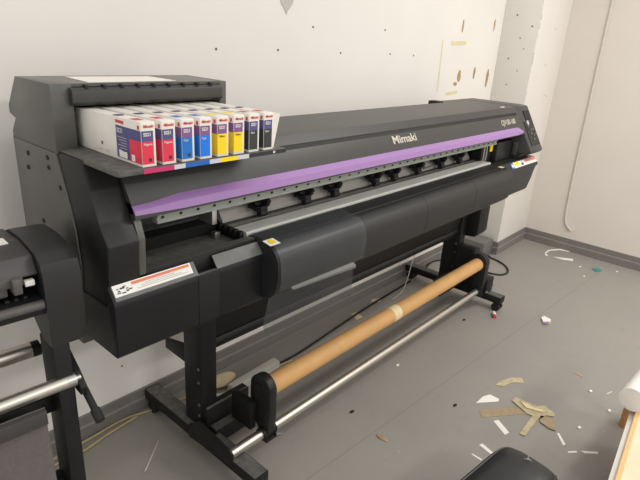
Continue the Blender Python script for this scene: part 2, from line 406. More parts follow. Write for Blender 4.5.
# cartridge shelf
sh = obj('cartridge_shelf', MB().prism([(1.42, 1.2425), (1.022, 1.2425), (1.02, 1.240), (1.02, 1.231), (1.03, 1.23), (1.42, 1.23)], .541, 1.035, .001), 'dusty_lit', PR)
st = MB()
for i, (a, b, mi) in enumerate(((.598, .676, 0), (.676, .706, 2), (.706, .775, 1), (.775, .808, 2), (.808, .862, 3), (.862, .90, 2), (.90, 1.034, 4))):
    st.use(mi).box(a, b, 1.0185, 1.0195, 1.231, 1.2415)
st.use(2).box(.985, .993, 1.018, 1.019, 1.234, 1.240)
obj('colour_strip', st, ['strip_m', 'strip_c', 'strip_w', 'yellow', 'strip_k'], sh)
# lower covers left and right
lc = [(1.40, .76), (1.40, .89), (1.105, .89), (1.105, .949), (1.098, .948), (1.0715, .915), (1.068, .905), (1.07, .77), (1.078, .76)]
low = obj('lower_cover', MB().prism(lc, XL-.004, .772, .003).prism([(1.40, .76), (1.40, .89), (1.105, .89), (1.105, .912), (1.085, .914), (1.0715, .914), (1.068, .905), (1.07, .77), (1.078, .76)], .772, .842, .0).prism(lc, .842, 1.012, .003), 'lowcover_shaded', PR)
led = MB()
for a, b in ((XL+.004, .775), (.838, 1.010)): led.loft([[(x, 1.0975, .9488), (x, 1.0725, .9172), (x, 1.074, .915), (x, 1.099, .946)] for x in (a, b)])
led.loft([[(x, 1.083, .9155), (x, 1.0725, .9152), (x, 1.074, .913), (x, 1.085, .913)] for x in (.77, .842)])
obj('lit_ledge_face', led, 'ledge', low)  # grey facing paints the light caught by the slope of the black cover
LD = (Vector((0, 1.0975, .9488))-Vector((0, 1.0725, .9172))).normalized(); LNr = Vector((0, -LD.z, LD.y))
def ledge_pt(x, t, off=.0006): return Vector((x, 1.0725, .9172))+LD*(.0403*t)+LNr*off
def lq(mb, x0, x1, t0, t1, off=.0012): return mb.quad(ledge_pt(x0, t0, off), ledge_pt(x1, t0, off), ledge_pt(x1, t1, off), ledge_pt(x0, t1, off))
lb = MB(); lq(lb.use(0), .541, .762, .25, .99, .0008); lq(lb.use(1), .59, .757, .74, .92)
for i in range(3): lq(lb.use(3), .60+i*.012, .75-i*.02, .40+i*.11, .45+i*.11)
for (x, t, w, h) in ((.548, .42, .010, .06), (.551, .52, .006, .09), (.560, .38, .010, .07), (.558, .66, .012, .10), (.566, .76, .008, .06), (.572, .44, .007, .10), (.580, .50, .008, .08), (.573, .60, .006, .06), (.549, .68, .006, .06)):
    lq(lb.use(2), x, x+w, t, t+h, .0016)
obj('safety_label', lb, ['label', 'orange', 'ink_text', 'fine_text'], low)
# right lower cover: curves in towards its foot
rp = []
def rsec(x, zb=.765): return [(x, 1.40, zb), (x, 1.40, .95), (x, 1.098, .948), (x, 1.0715, .915), (x, 1.068, .905), (x, 1.07, max(zb+.01, .77)), (x, 1.078, zb)]
rlow = obj('lower_cover', MB().loft([rsec(2.73), rsec(3.14), rsec(3.17, .80), rsec(3.19, .83), rsec(3.205, .86), rsec(3.225, .885), rsec(3.25, .90)]), 'blackcover', PR)
rb_ = MB(); lq(rb_.use(0), 2.88, 3.245, .1, .95, .0008); lq(rb_.use(1), 2.88, 2.915, .1, .95); lq(rb_.use(2), 2.93, 2.99, .4, .95); lq(rb_.use(3), 3.08, 3.24, .5, .93)
lq(rb_.use(4), 3.02, 3.05, .25, .6); lq(rb_.use(5), 2.887, 2.907, .3, .7, .0016)
obj('safety_label', rb_, ['label', 'blue', 'yellow', 'pinkred', 'ink_text', 'label'], rlow)
# cavity on the left, front bar
obj('front_bar', MB().use(0).box(.64, 1.005, 1.105, 1.135, .905, .957, .002).use(1).box(.642, 1.003, 1.107, 1.133, .9565, .9575), ['black', 'side'], PR)  # thin grey sheet on the black bar paints its lit top
cf = obj('cavity_floor', MB().box(.616, 1.0, 1.135, 1.27, .90, .934), 'dusty_lit', PR)
obj('cavity_slot', MB().box(.84, .875, 1.15, 1.165, .934, .9355), 'deep', cf)
obj('cavity_slot', MB().box(.66, .69, 1.14, 1.165, .934, .9355), 'deep', cf)
obj('cavity_wall', MB().prism([(1.27, .90), (1.27, .97), (1.30, .98), (1.34, 1.075), (1.40, 1.075), (1.40, .90)], .616, 1.0), 'black', PR)
obj('end_bracket', MB().box(.872, .888, 1.138, 1.142, 1.02, 1.075, .0008).box(.872, .876, 1.142, 1.20, 1.02, 1.075), 'alu', PR)
obj('sensor_clip', MB().box(.945, .965, 1.22, 1.24, .934, .955, .002), 'alu', PR)
# main body / back
obj('chassis', MB().box(.62, 3.19, 1.40, 1.50, .77, 1.06, .003).box(1.0, 2.74, 1.30, 1.40, .70, .96).box(2.72, 3.02, 1.30, 1.40, .93, 1.07), 'deep', PR)
obj('under_panel', MB().prism([(1.395, .405), (1.46, .40), (1.46, .72), (1.16, .765), (1.14, .745), (1.36, .60)], 1.056, 3.05, .003), 'deep', PR)
obj('under_lip', MB().prism([(1.375, .44), (1.395, .43), (1.395, .46), (1.38, .46)], 1.05, 2.985, .002), 'blackcover', PR)
obj('back_plate', MB().prism([(1.253, .972), (1.292, 1.034), (1.296, 1.034), (1.296, .965), (1.253, .965)], 1.0, 2.70), 'backplate', PR)
pl = obj('platen', MB().use(0).prism([(1.138, .94), (1.138, .963), (1.142, .967), (1.198, .967), (1.198, .94)], 1.0, 2.72).use(1)
    .prism([(1.198, .94), (1.198, .9655), (1.20, .963), (1.210, .963), (1.212, .9665), (1.212, .94)], 1.0, 2.72).use(2).prism([(1.212, .94), (1.212, .9665), (1.218, .9665), (1.219, .9645), (1.221, .9645), (1.222, .9665), (1.232, .9665), (1.232, .94)], 1.0, 2.72)
    .use(1).prism([(1.232, .94), (1.232, .9655), (1.253, .9655), (1.253, .94)], 1.0, 2.72), ['platen', 'platendark', 'platenmid'], PR, 20)
ep = MB()
for i in range(6): ep.box(.985, 1.0, 1.15+i*.024, 1.165+i*.024, .935, .968, .002)
obj('platen_edge', ep, 'deep', pl)
obj('rail', MB().prism([(1.118, 1.094), (1.128, 1.077), (1.122, 1.072), (1.124, 1.066), (1.150, 1.066), (1.150, 1.094)], .69, 2.72, .001), 'rail', PR, 20)
for i in range(37):
    x = .705+i*.0545
    c = Vector((x, 1.1235, 1.0835)); obj('rail_screw', MB().cyl(c-Vector((0, .002, .001)), c+Vector((0, .004, 0)), .004, n=8), 'deep', PR)
def pinch(x):
    mb = MB().box(x-.02, x+.024, 1.235, 1.26, .994, 1.016, .003).box(x-.012, x+.02, 1.215, 1.25, .982, 1.004, .003)
    mb.prism([(1.215, 1.0), (1.205, 1.02), (1.215, 1.028), (1.25, 1.02), (1.245, .995)], x+.010, x+.026, .002)
    mb.prism([(1.215, 1.0), (1.205, 1.010), (1.25, 1.012), (1.25, .998)], x-.04, x-.02, .002)
    r = obj('pinch_roller', mb, 'deep', PR)
    obj('roller_wheel', MB().cyl((x-.014, 1.222, .981), (x+.016, 1.222, .981), .0125, n=16), 'rubber', r)
for x in (1.14, 1.355, 1.515, 1.78, 1.92, 2.115, 2.33, 2.52): pinch(x)
obj('white_lever', MB().box(2.12, 2.20, 1.195, 1.203, 1.0, 1.006, .001).box(2.12, 2.127, 1.195, 1.203, 1.0, 1.03, .001), 'ledge', PR)
# print head carriage parked on the right
ca = obj('carriage', MB().box(2.80, 3.0, 1.15, 1.28, .955, 1.062, .006).box(2.74, 2.80, 1.18, 1.28, .96, 1.03, .004).box(2.70, 2.735, 1.19, 1.25, .965, 1.05, .003), 'black', PR)
obj('carriage_tag', MB().box(2.752, 2.785, 1.168, 1.172, 1.015, 1.05, .001), 'yellow', ca)
obj('carriage_bracket', MB().box(2.69, 2.70, 1.16, 1.165, .975, 1.05).box(2.66, 2.67, 1.16, 1.165, .975, 1.05), 'alu', ca)
obj('scale_plate', MB().box(3.01, 3.0195, 1.125, 1.15, .975, 1.045, .001), 'side', PR)
obj('cap_base', MB().box(2.73, 3.16, 1.10, 1.30, .92, .952, .003), 'blackcover', PR)
# rounded front paper guide in four segments
def arc_profile():
    P = [(1.137, .958), (1.075, .953)]
    for i in range(9):
        t = i/8; a = R_(78+ (180-78)*t)
        P.append((1.062+.058*math.cos(a), .895+.058*math.sin(a)))
    P += [(1.003, .865), (1.006, .83), (1.016, .80), (1.035, .782), (1.06, .772), (1.11, .768)]
    return P
AP = arc_profile()
inner = [(1.13, .78), (1.10, .80), (1.137, .93)]
for a, b in ((1.006, 1.437), (1.439, 1.86), (1.862, 2.30), (2.302, 2.728)):
    obj('front_guide', MB().prism(AP+inner, a, b, .0), 'blackcover', PR, 25)
sk = MB(); Zs = [(1.075, .9535), (1.045, .9515)]
sk.use(0).quad((1.000, 1.068, .9608), (1.042, 1.068, .9608), (1.042, 1.032, .9550), (1.000, 1.032, .9550)).use(1).quad((1.012, 1.063, .9612), (1.032, 1.063, .9612), (1.032, 1.040, .9580), (1.012, 1.040, .9580))
obj('warning_sticker', sk, ['label', 'yellow'], PR)
obj('warning_sticker', MB().use(0).quad((2.69, 1.085, .9565), (2.725, 1.085, .9565), (2.725, 1.06, .9555), (2.69, 1.06, .9555)), ['masking'], PR)
# stand
def leg(x0, x1):
    o = obj('leg', MB().box(x0-.004, x1+.004, 1.36, 1.47, .09, .78, .003), 'frame', PR)
    obj('support_arm', MB().prism([(1.47, .33), (1.47, .41), (1.62, .375), (1.62, .335)], x0+.012, x0+.018+.012, .002), 'frame', o)
    for z in (.15, .2, .3, .36): obj('bolt', MB().cyl((x0-.007, 1.38, z), (x0-.003, 1.38, z), .006, n=8), 'ledge', o)
    return o
leg(.99, 1.05); leg(2.985, 3.05)
def foot(x0, x1):
    o = obj('foot', MB().use(0).box(x0, x1, 1.03, 1.725, .055, .0985, .003).use(1).box(x0+.004, x1-.004, 1.035, 1.72, .098, .0995), ['frame', 'dusty_lit'], PR)
    for y in (1.065, 1.69):
        c = MB().cyl(((x0+x1)/2, y, .03), ((x0+x1)/2, y, .056), .02, n=16)
        for sx in (-1, 1): c.cyl(((x0+x1)/2+sx*.008, y-.006, .027), ((x0+x1)/2+sx*.026, y-.006, .027), .0268, n=20)
        obj('caster', c, 'rubber', o)
foot(.957, 1.022); foot(2.985, 3.05)
obj('stand_gusset', MB().prism([(1.40, .06), (1.40, .12), (1.33, .172), (1.16, .150), (1.145, .14), (1.145, .10), (1.16, .085)], .949, .957, .0015), 'frame', PR)
obj('cross_beam', MB().box(1.05, 2.985, 1.398, 1.44, .403, .45, .003), 'frame', PR)
# take-up unit: bars, motor box, two roll holders
tb = obj('take_up_motor', MB().use(0).box(.99, 1.20, 1.34, 1.38, .10, .195, .003).box(1.0, 1.17, 1.30, 1.34, .05, .115, .002).box(1.085, 1.114, 1.20, 1.31, .13, .25, .004).use(1).box(.995, 1.195, 1.342, 1.352, .1945, .1962).box(1.005, 1.165, 1.302, 1.338, .1145, .1162), ['frame', 'dusty_lit'], PR)  # the thin pale boxes paint light on the tops of the black bars
def holder(x0, x1):
    pr = []
    for i in range(13):
        a = R_(-10+200*i/12); pr.append((1.183+.054*math.cos(a), .315+.054*math.sin(a)))
    pr += [(1.129, .20), (1.136, .13), (1.148, .108), (1.176, .108), (1.19, .13), (1.237, .20)]
    h = obj('roll_holder', MB().prism(pr, x0, x1, .003), 'black', PR, 25)
    obj('holder_hub', MB().cyl((x0-.004, 1.185, .305), (x1+.03, 1.185, .305), .03, n=24), 'deep', h)
    obj('bar_clamp', MB().cyl((x0-.014, 1.16, .127), (x1+.016, 1.16, .127), .0245, n=20).box(x0-.01, x1+.01, 1.13, 1.19, .10, .112, .002), 'frame', h)
    k = MB().cyl((x1+.004, 1.13, .115), (x1+.02, 1.12, .115), .009, n=10); obj('clamp_knob', k, 'ledge', h)
    return h
holder(1.115, 1.15); hr = holder(2.905, 2.955)
obj('take_up_motor', MB().box(2.955, 3.05, 1.12, 1.24, .10, .20, .006).box(2.96, 3.04, 1.24, 1.36, .10, .36, .004).box(2.70, 2.985, 1.30, 1.36, .105, .20, .004), 'frame', PR)
obj('take_up_bar', MB().cyl((.957, 1.16, .127), (2.985, 1.16, .127), .019, n=28), 'steel', PR)
obj('waste_ink_tank', MB().prism([(1.28, .44), (1.285, .72), (1.39, .72), (1.39, .40), (1.30, .41)], 3.052, 3.185, .006), 'deep', PR)

# kraft tube on the holders
tube = tag(obj('cardboard_tube', MB().cyl((1.152, 1.185, .302), (2.903, 1.185, .302), .0385, n=40, r_in=.033), 'kraft'), 'long brown cardboard tube held between the two black roll holders', 'tube')
obj('tape_band', MB().cyl((1.955, 1.185, .302), (2.015, 1.185, .302), .0391, n=40, r_in=.0384), 'masking', tube)

# ------------------------------------------------------------------ ink cartridges
CART = [('magenta', 'Magenta', 'first magenta ink cartridge, at the open left end of the row on the printer shelf'),
        ('magenta', 'Magenta', 'second magenta ink cartridge, standing next to the blue ones'),
        ('cyan', 'Cyan', 'blue ink cartridge standing next to a magenta one'),
        ('cyan', 'Cyan', 'brighter blue ink cartridge standing next to a yellow one'),
        ('yellow', 'Yellow', 'yellow ink cartridge standing next to a blue one'),
        ('yellow', 'Yellow', 'yellow ink cartridge standing next to a black one'),
        ('key', 'Black', 'black ink cartridge standing next to a yellow one'),
        ('key', 'Black', 'black ink cartridge with white flap, last at the right end of the row')]
M['cyan2'] = mat('bright_blue_print', srgb(4, 120, 226), .45, noise=.01)
for i, (c, word, label) in enumerate(CART):
    cm = 'cyan2' if i == 3 else c; bandm = 'band2' if c in ('cyan', 'yellow') else 'band'
    x = .6015+i*.0508; w = .034; y0, y1 = 1.0265, 1.41; z0, z1 = 1.2435, 1.341
    t = thing('ink_cartridge', (x+w/2, (y0+y1)/2, z0), label, 'ink cartridge', 'ink cartridges on the printer shelf')
    # carton: slightly sloped upper edge
    obj('carton', MB().prism([(y0, z0), (y0, z1-.002), (y0+.004, z1), (y1, z1-.006), (y1, z0)], x, x+w, .0004), 'white', t)
    e = .0006; lx0, lx1 = x+.0003, x+w-.0055
    mb = MB()
    F = lambda a, b, za, zb, mi, d=e: mb.use(mi).quad((a, y0-d, za), (b, y0-d, za), (b, y0-d, zb), (a, y0-d, zb))
    F(lx0, lx1, z0+.006, z1-.042, 0); F(lx0, lx1, z1-.042, z1-.019, 1)
    if i in (0, 1, 2): F(lx1-.013, lx1-.006, z0+.011, z0+.019, 2, e*2)
    obj('front_label', mb, [cm, bandm, 'ink_text'], t)
    mb = MB()
    S = lambda ya, yb, za, zb, mi, d=e: mb.use(mi).quad((x-d, yb, za), (x-d, ya, za), (x-d, ya, zb), (x-d, yb, zb))
    S(y0+.001, y0+.105, z0+.006, z1-.019, 1); S(y0+.001, y0+.048, z0+.006, z1-.042, 0, e*1.5)
    for k in range(6): S(y0+.06, y0+.10-(k*.37 % 1)*.02, z1-.045-k*.006, z1-.0435-k*.006, 3, e*2)
    S(y0+.06, y0+.095, z0+.008, z0+.024, 4, e*2); S(y0+.028, y0+.042, z0+.008, z0+.022, 4, e*2)
    S(y0+.17, y0+.177, z0+.022, z0+.030, 2); 
    for k in range(2): S(y0+.14+.03*k, y0+.16+.03*k, z0+.010, z0+.012, 3)
    S(y0+.006, y0+.014, z1-.017, z1-.008, 5); S(y0+.07, y0+.105, z1-.014, z1-.007, 5)
    obj('side_label', mb, [cm, bandm, 'ink_text', 'fine_text', 'label', 'red'], t)
    ff = lambda xx, zz: frame((xx, y0-.0015, zz), (1, 0, 0), (0, 0, 1))
    text('brand_print', 'Mimaki', .0085, ff(lx0+.005, z1-.012), 'red', t, .0002, 1.0, .0002)
    text('type_print', 'SS21', .0105, ff(lx0+.004, z1-.030), 'label', t, .0002, .95, .0002)
    text('colour_print', word, .0072, ff(lx0+.004, z1-.050), 'ink_text' if c == 'yellow' else 'label', t, .0002, .85)
    fr = lambda yy, zz: frame((x-.0015, yy, zz), (0, -1, 0), (0, 0, 1))
    text('type_print', 'SS21', .014, fr(y0+.10, z1-.034), 'label', t, .0002)
    for (ya, yb, tm) in ((.03, .06, 'yellow' if c == 'yellow' else ('red' if c in ('magenta', 'key') else 'blue')), (.11, .13, bandm)):
        obj('top_label', MB().quad((x+.006, y0+ya, z1-.0003), (x+w-.006, y0+ya, z1-.0003), (x+w-.006, y0+yb, z1-.0006), (x+.006, y0+yb, z1-.0006)), tm, t)
    if i == 7:
        obj('open_flap', MB().loft([[(x+w, y0, z0+.003), (x+w+.002, y0, z0+.003), (x+w+.002, y0+.006, z0+.003), (x+w, y0+.006, z0+.003)],
             [(x+w, y0, z1), (x+w+.020, y0-.004, z1-.004), (x+w+.020, y0+.002, z1-.004), (x+w, y0+.006, z1)]]), 'white', t)
tag(obj('paper_sheet', MB().poly([(.64, 1.45, 1.3955), (.63, 1.30, 1.3955), (.885, 1.31, 1.3955), (.88, 1.44, 1.3955)], .0008), 'paper'), 'white paper sheet lying on top of the ink cartridge housing', 'paper')

# ------------------------------------------------------------------ smoky film over the left front guide
fp = [(1.132, .9635), (1.075, .959)] + [(1.062+.064*math.cos(R_(78+102*i/8)), .895+.064*math.sin(R_(78+102*i/8))) for i in range(9)] + [(.996, .86), (.998, .83), (1.004, .812)]
FX0, FX1 = 1.012, 1.43
fm = MB(); rows = []
NX = 14
for (y, z) in fp:
    rows.append([(FX0+(FX1-FX0)*k/NX, y-.0015*abs(math.sin(k*1.3)), z) for k in range(NX+1)])
fm.grid(rows)
film = tag(obj('plastic_film', fm, 'film'), 'smoky clear film draped over the left end of the front guide', 'film')
lip = []
for k in range(NX+1):
    t = k/NX; x = FX0+.05+(FX1-.06-FX0-.05)*t; lip.append([(x, 1.003-.003*t, .814-.002*t), (x+.002, .995-.007*t, .809-.006*t), (x+.002, .996-.007*t, .804-.011*t)])
obj('curled_edge', MB().grid(lip), 'filmedge_lit', film)  # paler than the rest of the film: light on the lip is coloured in
hang = []
for j in range(9):
    t = j/8; row = []
    for k in range(NX+1):
        s = k/NX
        inset = .03*max(0, t-.8)/.2*(1-s)
        row.append((1.045+inset+(.44+.04*t)*s, 1.075+.03*t+.006*math.sin(s*7+t*2), .775-.185*t-.012*s))
    hang.append(row)
obj('hanging_film', MB().grid(hang), 'film', film)

# ------------------------------------------------------------------ cutting plotter on the left
CP = thing('cutting_plotter', (.485, 1.09, 0), 'charcoal cutting plotter on a stand, cut off by the left picture edge', 'plotter', rz=R_(-3.4))
XE = -1.0
capp = [(0, .845), (-.004, .95), (-.002, 1.02), (.006, 1.045), (.025, 1.060), (.06, 1.068), (.12, 1.074), (.20, 1.070), (.25, 1.05), (.255, 1.02), (.25, .985), (.05, .845)]
for a, b in ((-.094, -.014), (XE-.105, XE)):
    secs = []
    for x, k in ((a, 1.0), (b-.022, 1.0), (b-.008, .99), (b, .96)):
        secs.append([(x, .14+(y-.14)*(1-(1-k)*.6), .97+(z-.97)*k) for y, z in capp])
    if a < -.5: pass
    obj('end_cap', MB().loft(secs), 'plotter', CP, 30, True)
obj('top_cover', MB().prism([(.25, 1.01), (.24, 1.060), (.12, 1.068), (.045, 1.058), (.036, 1.045), (.022, 1.022), (.028, 1.017), (.06, 1.022), (.24, 1.03)], XE, -.095, .002), 'plottertop', CP, 25, True)
obj('sticker', MB().box(-.20, -.120, .112, .150, 1.0655, 1.0690), 'label', CP, 35, True)
obj('platen_bed', MB().prism([(.25, .93), (.25, .965), (.10, .965), (.08, .972), (.06, .965), (.03, .965), (.012, .958), (.004, .945), (.008, .93)], XE, -.095), 'deep', CP, 25, True)
obj('bed_edge', MB().cyl((XE, .012, .952), (-.095, .012, .952), .011, n=16), 'headgrey', CP, 35, True)
obj('bed_back', MB().box(XE, -.095, .22, .25, .965, 1.03), 'deep', CP, 35, True)
obj('body_underside', MB().box(XE, -.095, .02, .25, .925, .931), 'deep', CP, 35, True)
hd = obj('cutting_head', MB().box(-.26, -.125, .02, .07, 1.002, 1.024, .003).box(-.150, -.132, .005, .05, .99, 1.025, .003).box(-.24, -.20, .005, .05, .99, 1.025, .003).box(-.20, -.155, .03, .06, .98, 1.0, .003), 'headgrey', CP, 35, True)
obj('head_clip', MB().box(-.124, -.105, .015, .03, 1.0, 1.012, .001), 'label', hd, 35, True)
for i in range(5): obj('grit_roller', MB().box(-.20+i*.018, -.19+i*.018, .03, .09, .962, .972, .003), 'frame', CP, 35, True)
def stand_leg(x):
    o = obj('leg', MB().box(x-.019, x+.019, .0, .085, .05, .845, .004), 'frame', CP, 35, True)
    obj('leg_foot', MB().box(x-.022, x+.022, -.20, .36, .0, .05, .004), 'frame', o, 35, True)
stand_leg(-.074); stand_leg(XE-.02)
obj('stand_beam', MB().box(XE-.02, -.074, .04, .08, .38, .44, .003), 'frame', CP, 35, True)
obj('stand_beam', MB().box(XE-.02, -.074, .05, .08, .64, .685, .003), 'frame', CP, 35, True)
ra = obj('roller_arm', MB().prism([(.26, .84), (.26, .78), (.02, .70), (-.01, .70), (-.015, .722), (.02, .75), (.12, .81), (.16, .84)], -.048, -.032, .002), 'frame', CP, 35, True)
obj('arm_handle', MB().cyl((-.03, .03, .705), (-.03, -.06, .655), .0085, n=14).cyl((-.03, -.038, .667), (-.03, -.066, .651), .0115, n=14), 'rubber', ra, 35, True)
for (y, z, xe) in ((.20, .738, -.066), (.005, .742, -.052)):
    r = obj('media_roller', MB().cyl((XE, y, z), (xe-.02, y, z), .020 if y > .1 else .0165, n=28), 'steel', CP, 35, True)
    obj('roller_collar', MB().cyl((xe-.02, y, z), (xe, y, z), .0205 if y > .1 else .0172, n=18).cyl((xe, y, z), (xe+.012, y, z), .008, n=12), 'alu' if y < .1 else 'frame', r, 35, True)
# cloth hung under the near roller
rows = []
for j in range(16):
    t = j/15; row = []
    for k in range(25):
        s = k/24; x = -.95+.815*s
        row.append((x-.012*t*0, -.035-.02*t+.010*math.sin(s*23+t*3)*t+.006*math.sin(s*9-t*5), .725-.50*t))
    rows.append(row)
lean = tag(obj('grey_cloth', MB().grid(rows), 'cloth', None, 60, True), 'grey cloth hanging below the near steel roller at left', 'cloth')
lean.location = CP.location; lean.rotation_euler = CP.rotation_euler
shadeband = MB().box(-.95, -.135, -.045, -.032, .685, .722, .002)  # dark band across the cloth top: the roller's shadow, built as a strip
obj('roller_shadow', shadeband, 'plottertop', lean, 35, True)

# ------------------------------------------------------------------ cords, boxes on the floor
for (lab, pts, mname, r) in (
    ('upper of two beige cords lying along the back baseboard', [(.30, 1.705, .006), (.55, 1.70, .006), (.72, 1.712, .006), (.86, 1.72, .006), (.98, 1.69, .006), (1.14, 1.66, .006)], 'cord', .005),
    ('lower of two beige cords lying along the back baseboard', [(.30, 1.66, .006), (.52, 1.67, .006), (.65, 1.665, .006), (.76, 1.685, .006), (.90, 1.70, .006)], 'cord', .005),
    ('long black cord lying on the floor behind the cardboard tube', [on_floor(u, v, .006) for u, v in ((255, 385), (268, 370), (300, 352), (340, 325), (372, 304), (410, 281))], 'blackcord', .006),
    ('black cord looping out beyond the right roll holder', [(3.02, 1.40, .006)]+[on_floor(u, v, .006) for u, v in ((480, 256), (492, 258.5), (503, 264), (508, 270), (505, 274), (497, 274.5), (486, 272), (478, 268))], 'blackcord', .007),
    ('black cord curling on the floor behind the right leg', [on_floor(u, v, .006) for u, v in ((426, 268), (430, 263), (437, 260.5), (446, 260), (462, 261))], 'blackcord', .006),
    ('pale cord strung with clips behind the left roll holder', [on_floor(u, v, .006) for u, v in ((219, 395), (228, 391), (240, 384), (255, 378), (268, 370), (292, 360))], 'cord', .004),
    ('white cord lying by the left leg of the stand', [on_floor(u, v, .006) for u, v in ((216, 395), (226, 394), (236, 389), (246, 384))], 'whitecord', .006)):
    tag(obj('floor_cable', MB().tube(pts, r), mname), lab, 'cord')
tag(obj('dangling_cable', MB().tube([(3.12, 1.72, .50), (3.08, 1.70, .30), (2.95, 1.66, .14), (2.78, 1.60, .02), (2.62, 1.58, .006)], .003), 'whitecord'), 'thin white cord sagging from the back wall down to the floor', 'cord')
tag(obj('floor_box', MB().box(3.74, 3.91, 1.50, 1.715, 0, .128, .004), 'greybox'), 'low grey box standing against the foot of the pillar', 'box')
tag(obj('power_strip', MB().prism([(0, 0), (.05, 0), (.05, .03), (.042, .038), (.008, .038), (0, .03)], 0, .30, .003), 'greymark'), 'pale grey power strip on the floor behind the left roll holder', 'power strip')
ps = bpy.data.objects['power_strip']; a = on_floor(240, 387); b = on_floor(268, 370)
ps.location = (a+b)/2; ps.rotation_euler.z = math.atan2(b.y-a.y, b.x-a.x)
tag(obj('crumpled_wrapper', MB().sphere((0, 0, .022), .05, 1.5, .8, .45), 'masking', None, 60, True), 'crumpled pale wrapper on the floor behind the left leg', 'wrapper').location = on_floor(222, 384)

# ------------------------------------------------------------------ litter on the floor
def scrap(name, px, matn, label, cat, z=.0006, th=.0008, group=None):
    return tag(obj(name, MB().poly([on_floor(u, v, z) for u, v in px], th), matn), label, cat, group)
scrap('paper_scrap', [(476, 403), (483, 396.5), (490, 394.5), (499, 399), (498.5, 401.5)], 'paper', 'white trapezoid paper scrap beside the yellow tape', 'scrap')
scrap('paper_scrap', [(493.5, 421), (498.5, 420), (509, 432.5), (505, 435)], 'paper', 'white strip below the brown tape, wide and short', 'scrap')
scrap('paper_scrap', [(479, 445), (482.5, 443.5), (494.5, 454), (492.5, 455.5)], 'paper', 'longer of two white slivers left of the black bag', 'scrap')
scrap('paper_scrap', [(471, 454), (473, 454), (482.5, 459.5), (481, 460.5)], 'paper', 'shorter of two white slivers left of the black bag', 'scrap')
scrap('paper_scrap', [(557, 433.5), (559, 433), (565.5, 444.5), (563, 445.5)], 'paper', 'thin white strip pointing away from the torn end of the yellow tape', 'scrap')
scrap('paper_scrap', [(567.5, 451.3), (576.5, 451), (577, 452.7), (568.5, 453)], 'paper', 'short white strip lying in line with a longer one', 'scrap')
scrap('paper_scrap', [(580.5, 450.8), (598, 451.8), (598, 454), (585, 453.5)], 'paper', 'long white strip nearest the stack of boards', 'scrap')
scrap('tape_piece', [(479.5, 412), (481, 409.5), (515, 407), (524, 411.5), (527, 414), (482, 417.5)], 'browntape', 'flat brown tape strip lying under the yellow tape', 'tape')
tp = scrap('tape_piece', [(512, 401), (516, 397.5), (526, 402.5), (537, 407), (545, 406), (549, 410), (555, 414), (554, 417), (546, 416), (541, 419), (532, 416), (527, 414)], 'oldtape', 'crumpled yellowed tape, biggest piece of litter on the floor', 'tape', .002, .004)
obj('tape_tail', MB().poly([on_floor(u, v, .004) for u, v in ((533, 415), (539, 418), (525, 436), (519.5, 433.5))], .001), 'oldtape', tp)
obj('tape_tail', MB().poly([on_floor(u, v, .004) for u, v in ((540, 416), (549, 417), (555, 421), (556, 431), (549, 428.5), (540, 422))], .002), 'browntape', tp)
obj('tape_crease', MB().poly([on_floor(u, v, .0075) for u, v in ((520, 401), (534, 408), (548, 412), (540, 412), (526, 408))], .003), 'masking', tp)
scrap('tape_piece', [(495.5, 385.5), (500, 381.5), (512, 377.5), (522, 378.5), (524, 383), (513, 382.5), (503, 386.5)], 'oldtape', 'small yellowed tape piece lying farther off on its own', 'tape', .001, .002)
for (u, v, w, lab) in ((539, 320.5, 5, None),): pass
sc1 = scrap('bottle_cap', [(541, 319), (544, 317.5), (550.5, 321), (550, 323.5), (543, 323.5)], 'label', 'white and purple crumpled scrap lying alone on open floor', 'scrap', .001, .012)
obj('purple_patch', MB().poly([on_floor(u, v, .0135) for u, v in ((543, 322), (549, 321.5), (550, 323), (544, 323.3))], .001), 'purple', sc1); sc1.name = 'wrapper_scrap'
c0 = on_floor(494, 317); nz = tag(obj('glue_cap', MB().cyl((0, 0, .011), (.035, .02, .011), .011, .010, 16), 'label', None, 35, True), 'white and red cap on the floor in front of the right caster', 'cap')
nz.location = c0; obj('red_tip', MB().cyl((-.018, -.0103, .011), (0, 0, .011), .0105, n=16), 'red', nz, 35, True)
scrap('plastic_strip', [(553, 249.5), (561, 248.8), (569.5, 251.3), (569, 251.9), (560, 250.2), (549.5, 250.8), (546, 253.5), (548, 256), (545.5, 255.8), (544.8, 253), (548, 250.2)], 'label', 'thin white plastic loop lying near the right baseboard', 'strip', .0006, .002)
scrap('plastic_strip', [(553.5, 257), (573, 259), (573, 261), (563, 259.8)], 'label', 'white strip lying in front of a thin white loop', 'strip', .0006, .002)
scrap('plastic_scrap', [(592, 269), (599, 268.5), (601, 271), (596, 272)], 'teal', 'teal scrap lying near the right baseboard', 'scrap', .0006, .006)
scrap('wood_splinter', [(158.5, 440.5), (159, 441), (146, 471), (144, 472)], 'whitecord', 'thin pale sliver on the floor left of the stand', 'sliver', .001, .002)
scrap('paper_scrap', [(351, 314), (356, 312), (363, 317), (357, 320)], 'masking', 'pale paper scrap on the floor behind the tube, nearer the left', 'scrap')
scrap('paper_scrap', [(372, 299), (380, 298), (380.5, 302), (371, 302)], 'masking', 'pale paper scrap on the floor behind the tube, next to the tape band', 'scrap')
for (u, v, lab) in ((579, 428, 'bright white fleck nearest the thin strips'), (609, 411, 'white fleck below the white paper roll'), (590.5, 391.5, 'pale fleck on the open floor left of the white roll'),
                    (617, 272, 'white fleck by the right baseboard beyond the teal scrap'), (397.5, 365.5, 'white fleck on the floor in front of the steel bar'), (584, 276.5, 'pale fleck between teal scrap and open floor'), (580, 267, 'pale fleck left of the teal scrap')):
    p = on_floor(u, v); tag(obj('floor_fleck', MB().sphere((0, 0, .003), .009, 1.2, .8, .4), 'paper', None, 60, True), lab, 'fleck').location = p
